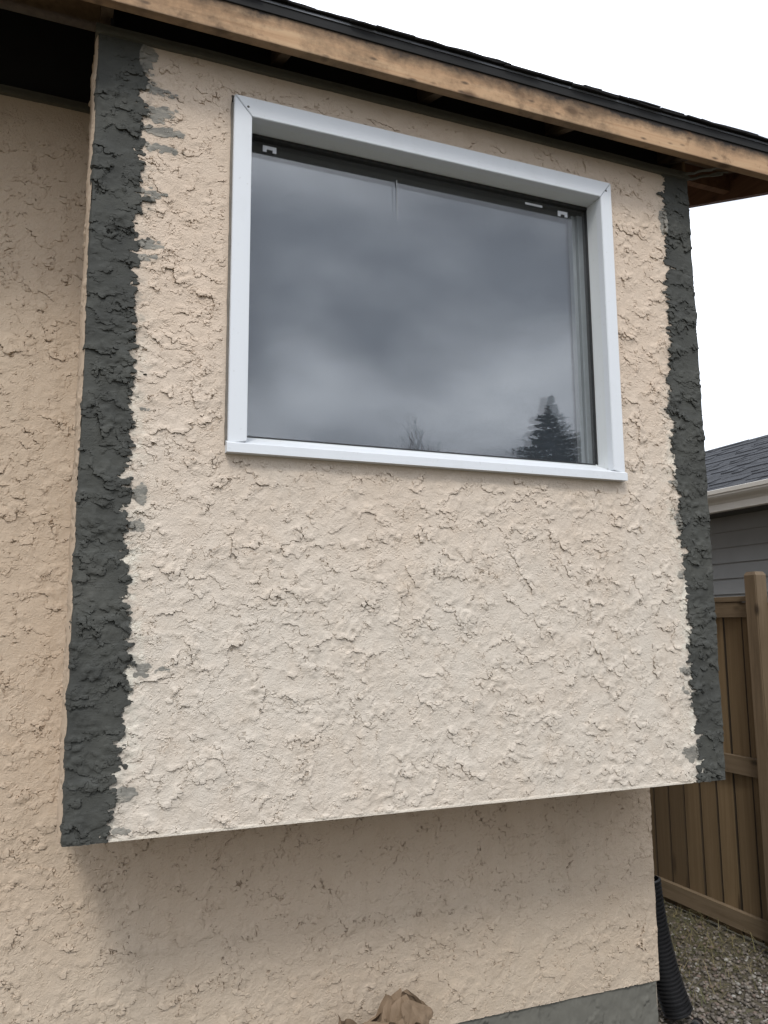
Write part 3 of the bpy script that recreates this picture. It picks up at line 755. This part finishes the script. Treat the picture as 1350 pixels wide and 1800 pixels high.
bm = bmesh.new(); tube_bm(bm, [(2.915, .58, -.265), (2.80, .50, -.268), (2.66, .40, -.272), (2.5, .30, -.275)], .026, 16); link('outlet_pipe', from_bm('outlet_pipe', bm, True), MAT['pipe'], dp)
bm = bmesh.new(); tube_bm(bm, [(2.885, .559, -.265), (2.876, .553, -.265)], .0295, 20); link('hose_clamp', from_bm('hose_clamp', bm), MAT['steel'], dp)

# ------------------------------------------------------------------ crumpled paper bag by the wall
def bag():
    root = thing('paper_bag', (1.17, .26, GZ), 'crumpled brown paper bag at the foot of the stucco wall', 'bag')
    rnd_ = np.random.default_rng(8); na, nh = 72, 34
    V = np.zeros((nh, na, 3))
    th = np.linspace(0, 2*np.pi, na, endpoint=False)
    ct, st_ = np.cos(th), np.sin(th)
    sq = (np.abs(ct)**4+np.abs(st_)**4)**-.25
    planes = [(rnd_.normal(size=3)*np.array([16, 16, 14]), rnd_.uniform(0, 6.28), rnd_.uniform(.3, 1)) for _ in range(22)]
    bumpf = lambda c, w: np.exp(-(np.angle(np.exp(1j*(th-c)))/w)**2)
    rim = .170+.105*bumpf(-.95, .34)+.075*bumpf(.75, .45)+.055*bumpf(2.9, .5)+.05*bumpf(-2.4, .35)+.012*np.sin(th*9)
    for i in range(nh):
        t = i/(nh-1); z = GZ+(rim-GZ)*t
        sx = .185*(1-.10*t*t); sy = .12*(1-.50*t**3)
        x = sx*sq*ct; y = sy*sq*st_
        P_ = np.stack([x, y, z], 1)
        d = np.zeros(na)
        for k, ph, w in planes: d += w*(np.abs(np.mod((P_@k+ph)/np.pi, 1)-.5)-.25)
        d = d*.017*(.3+.7*t)+rnd_.normal(size=na)*.0022
        V[i, :, 0] = x+d*ct+.02*t**3*np.sin(z*40); V[i, :, 1] = y+d*st_; V[i, :, 2] = z+d*.3*t
    V[..., 0] += 1.165; V[..., 1] += .26
    verts = V.reshape(-1, 3); faces = [(i*na+k, i*na+(k+1) % na, (i+1)*na+(k+1) % na, (i+1)*na+k) for i in range(nh-1) for k in range(na)]
    m = M('brown_kraft_paper'); n = m.noise(9, 5, .6)
    m.col(m.ramp(n, [(.3, (.15, .105, .066)), (.7, (.23, .165, .11))])); m.set(.8, 0, .3); m.bump(m.voro(35), .003, .3)
    link('paper_side', mesh('paper_side', verts, faces), m.m, root)
    # a folded-over flap lying across the opening
    fl = []; nfx, nfy = 14, 8
    for j in range(nfy):
        for i in range(nfx):
            u, v = i/(nfx-1), j/(nfy-1)
            p = Vector((1.165-.15+.27*u, .26-.10+.19*v, -.02+.195+.045*u+.025*math.sin(5*u+3*v)+.05*mnoise.noise(Vector((u*6, v*5, 2)))-.05*v*(1-u)))
            fl.append(p)
    ff = [(j*nfx+i, j*nfx+i+1, (j+1)*nfx+i+1, (j+1)*nfx+i) for j in range(nfy-1) for i in range(nfx-1)]
    link('folded_flap', mesh('folded_flap', fl, ff), m.m, root)
bag()

# ------------------------------------------------------------------ gravel and dry grass
def ico(sub):
    b = bmesh.new(); bmesh.ops.create_icosphere(b, subdivisions=sub, radius=1)
    v = np.array([tuple(x.co) for x in b.verts]); f_ = np.array([[q.index for q in p.verts] for p in b.faces]); b.free(); return v, f_
def gravel():
    r = np.random.default_rng(21); iv, if_ = ico(1); n = 9000
    Vs, Fs, Cs = [], [], []
    tm = []
    for k in range(10):
        d = 1+.16*np.sin(iv@r.normal(size=3)*2.5+r.uniform(0, 6))+.10*np.sin(iv@r.normal(size=3)*4+r.uniform(0, 6)); tm.append(iv*d[:, None])
    cnt = 0; off = 0
    while cnt < n:
        x, y = r.uniform(2.55, 3.98), r.uniform(-.3, 2.6)
        # thins out into soil and straw towards the fence
        bare = np.clip((y-.9+.5*(x-3.2))/1.3, 0, 1)
        if r.random() < bare*.75: cnt += 1; continue
        s_ = r.uniform(.0065, .0165)*(1.35 if r.random() < .06 else 1)
        q = r.uniform(0, 6.28); sc_ = s_*np.array([1, r.uniform(.65, .95), r.uniform(.45, .75)])
        v = tm[r.integers(10)]*sc_; a = r.uniform(-.5, .5); ca, sa = np.cos(a), np.sin(a)
        v = np.stack([v[:, 0], v[:, 1]*ca-v[:, 2]*sa, v[:, 1]*sa+v[:, 2]*ca], 1)
        cq, sq_ = np.cos(q), np.sin(q); v = np.stack([v[:, 0]*cq-v[:, 1]*sq_, v[:, 0]*sq_+v[:, 1]*cq, v[:, 2]], 1)
        v += np.array([x, y, GZ+r.uniform(.0, .014)])
        Vs.append(v); Fs.append(if_+off); off += len(v); Cs.append(np.full(len(v), r.random())); cnt += 1
    V = np.concatenate(Vs); F = np.concatenate(Fs)
    me = bpy.data.meshes.new('gravel'); me.vertices.add(len(V)); me.vertices.foreach_set('co', V.astype(np.float32).ravel())
    me.loops.add(F.size); me.loops.foreach_set('vertex_index', F.astype(np.int32).ravel())
    me.polygons.add(len(F)); me.polygons.foreach_set('loop_start', np.arange(0, F.size, 3, dtype=np.int32)); me.polygons.foreach_set('use_smooth', np.ones(len(F), bool))
    at = me.attributes.new('tone', 'FLOAT', 'POINT'); at.data.foreach_set('value', np.concatenate(Cs).astype(np.float32)); me.update(calc_edges=True)
    m = M('river_gravel'); t = m.attr('tone')
    c = m.ramp(t, [(.0, (.07, .06, .05)), (.3, (.14, .122, .10)), (.6, (.20, .175, .15)), (.78, (.18, .13, .105)), (.93, (.27, .25, .22)), (1., (.42, .41, .38))])
    c = m.mix(m.rng(m.noise(160, 4), .4, .7, 0, .45), c, (.09, .08, .07)); m.col(c); m.set(.8, 0, .35); m.bump(m.noise(300, 3), .001, .5)
    o = link('gravel', me, m.m); o['kind'] = 'stuff'; o['label'] = 'grey and pinkish rounded gravel beside the house'; o['category'] = 'gravel'
gravel()
def straw():
    r = random.Random(6); V, F = [], []
    for _ in range(2600):
        x, y = r.uniform(2.75, 3.96), r.gauss(1.75, .55)
        if y < .75 and r.random() < .8: continue
        a = r.uniform(0, 6.28); L = r.uniform(.03, .13); w = r.uniform(.0012, .0026); tilt = r.uniform(.05, .75)
        d = Vector((math.cos(a), math.sin(a), 0)); s_ = Vector((-d.y, d.x, 0))*w
        p = Vector((x, y, GZ+.006)); k = len(V)
        for j, t in enumerate((0, .5, 1)):
            q = p+d*L*t+Vector((0, 0, L*tilt*math.sin(t*2.2)+.004)); V += [q-s_*(1-t*.8), q+s_*(1-t*.8)]
        F += [(k, k+1, k+3, k+2), (k+2, k+3, k+5, k+4)]
    m = M('dry_grass'); n = m.noise(9, 3); m.col(m.ramp(n, [(.35, (.075, .085, .03)), (.55, (.16, .135, .065)), (.75, (.26, .215, .12))])); m.set(.8, 0, .3)
    o = link('dry_grass', mesh('dry_grass', V, F), m.m); o['kind'] = 'stuff'; o['label'] = 'thin dry grass and straw growing through the gravel by the fence'; o['category'] = 'grass'
straw()

# ------------------------------------------------------------------ trees across the yard (seen mirrored in the window)
def spruce(x, y, H, label):
    root = thing('spruce_tree', (x, y, GZ), label, 'tree'); r = random.Random(15)
    m = M('spruce_needles'); m.col(m.ramp(m.noise(1.5, 4), [(.3, (.022, .034, .022)), (.7, (.05, .07, .04))])); m.set(.8, 0, .3)
    bk = plain('spruce_bark', (.09, .065, .045), .95)
    bm = bmesh.new(); tube_bm(bm, [(x, y, GZ-.1), (x+.05, y, H*.5), (x, y, H-.3)], [.22, .13, .02], 8); link('trunk', from_bm('trunk', bm, True), bk, root)
    V, F = [], []
    z = 1.2
    while z < H-.05:
        rel = (H-z)
        Rm = min(.05+.42*rel+.15*rel*rel, 3.8)
        nb_ = 12 if rel > 1.2 else 7
        for b in range(nb_):
            a = 6.283*b/nb_+r.uniform(-.3, .3); L = Rm*r.uniform(.62, 1.12)
            d = Vector((math.cos(a), math.sin(a), 0)); sd_ = Vector((-d.y, d.x, 0))
            n = int(16+L*44)
            for k in range(n):
                t = r.uniform(.1, 1)
                # flat, slightly drooping spray that turns up at its tip
                c = Vector((x, y, z))+d*L*t+Vector((0, 0, L*(-.22*t+.20*t*t)))
                c += sd_*r.uniform(-1, 1)*(1.08-t)*.32*L+Vector((0, 0, r.gauss(0, .035)))
                s_ = r.uniform(.05, .12)*(1 if rel > .8 else .7)
                u = (d*1.3+sd_*r.gauss(0, .8)+Vector((0, 0, r.gauss(.1, .35)))).normalized()
                v = u.cross(Vector((r.gauss(0, 1), r.gauss(0, 1), r.gauss(0, 1)))).normalized()
                i = len(V); V += [c-u*s_+v*s_*.32, c-u*s_-v*s_*.32, c+u*s_*1.4]; F.append((i, i+1, i+2))
        z += .30 if rel > 1.2 else .15
    link('crown', mesh('crown', V, F), m.m, root)
spruce(18.0, -23.84, 10.8, 'tall dark spruce tree reflected at the lower right of the window')
def bare_tree(x, y, H, label):
    root = thing('bare_tree', (x, y, GZ), label, 'tree'); r = random.Random(5)
    bk = plain('grey_brown_bark', (.10, .08, .065), .95)
    bm = bmesh.new(); tube_bm(bm, [(x, y, GZ-.1), (x+.1, y, 2.0), (x, y+.1, 4.2)], [.14, .10, .07], 8); link('trunk', from_bm('trunk', bm, True), bk, root)
    bm = bmesh.new()
    def grow(p, d, L, rad, lev):
        q = [p]; 
        for k in range(3):
            d = (d+Vector((r.gauss(0, .10), r.gauss(0, .10), .05))).normalized(); q.append(q[-1]+d*L/3)
        tube_bm(bm, q, [rad, rad*.85, rad*.7, rad*.5], 4, False)
        if lev:
            for k in range(r.choice((3, 4))):
                s_ = r.choice(q[1:]); dd = (d+Vector((r.gauss(0, .42), r.gauss(0, .42), r.gauss(.1, .2)))).normalized(); grow(s_, dd, L*r.uniform(.5, .75), rad*.55, lev-1)
    for k in range(6):
        a = k*1.05; grow(Vector((x, y, 3.3+.16*k)), Vector((math.cos(a)*.5, math.sin(a)*.5, 1)).normalized(), H-6.1, .075, 4)
    link('crown', from_bm('crown', bm), bk, root)
bare_tree(12.4, -23.84, 8.2, 'leafless tree reflected faintly at the bottom middle of the window')
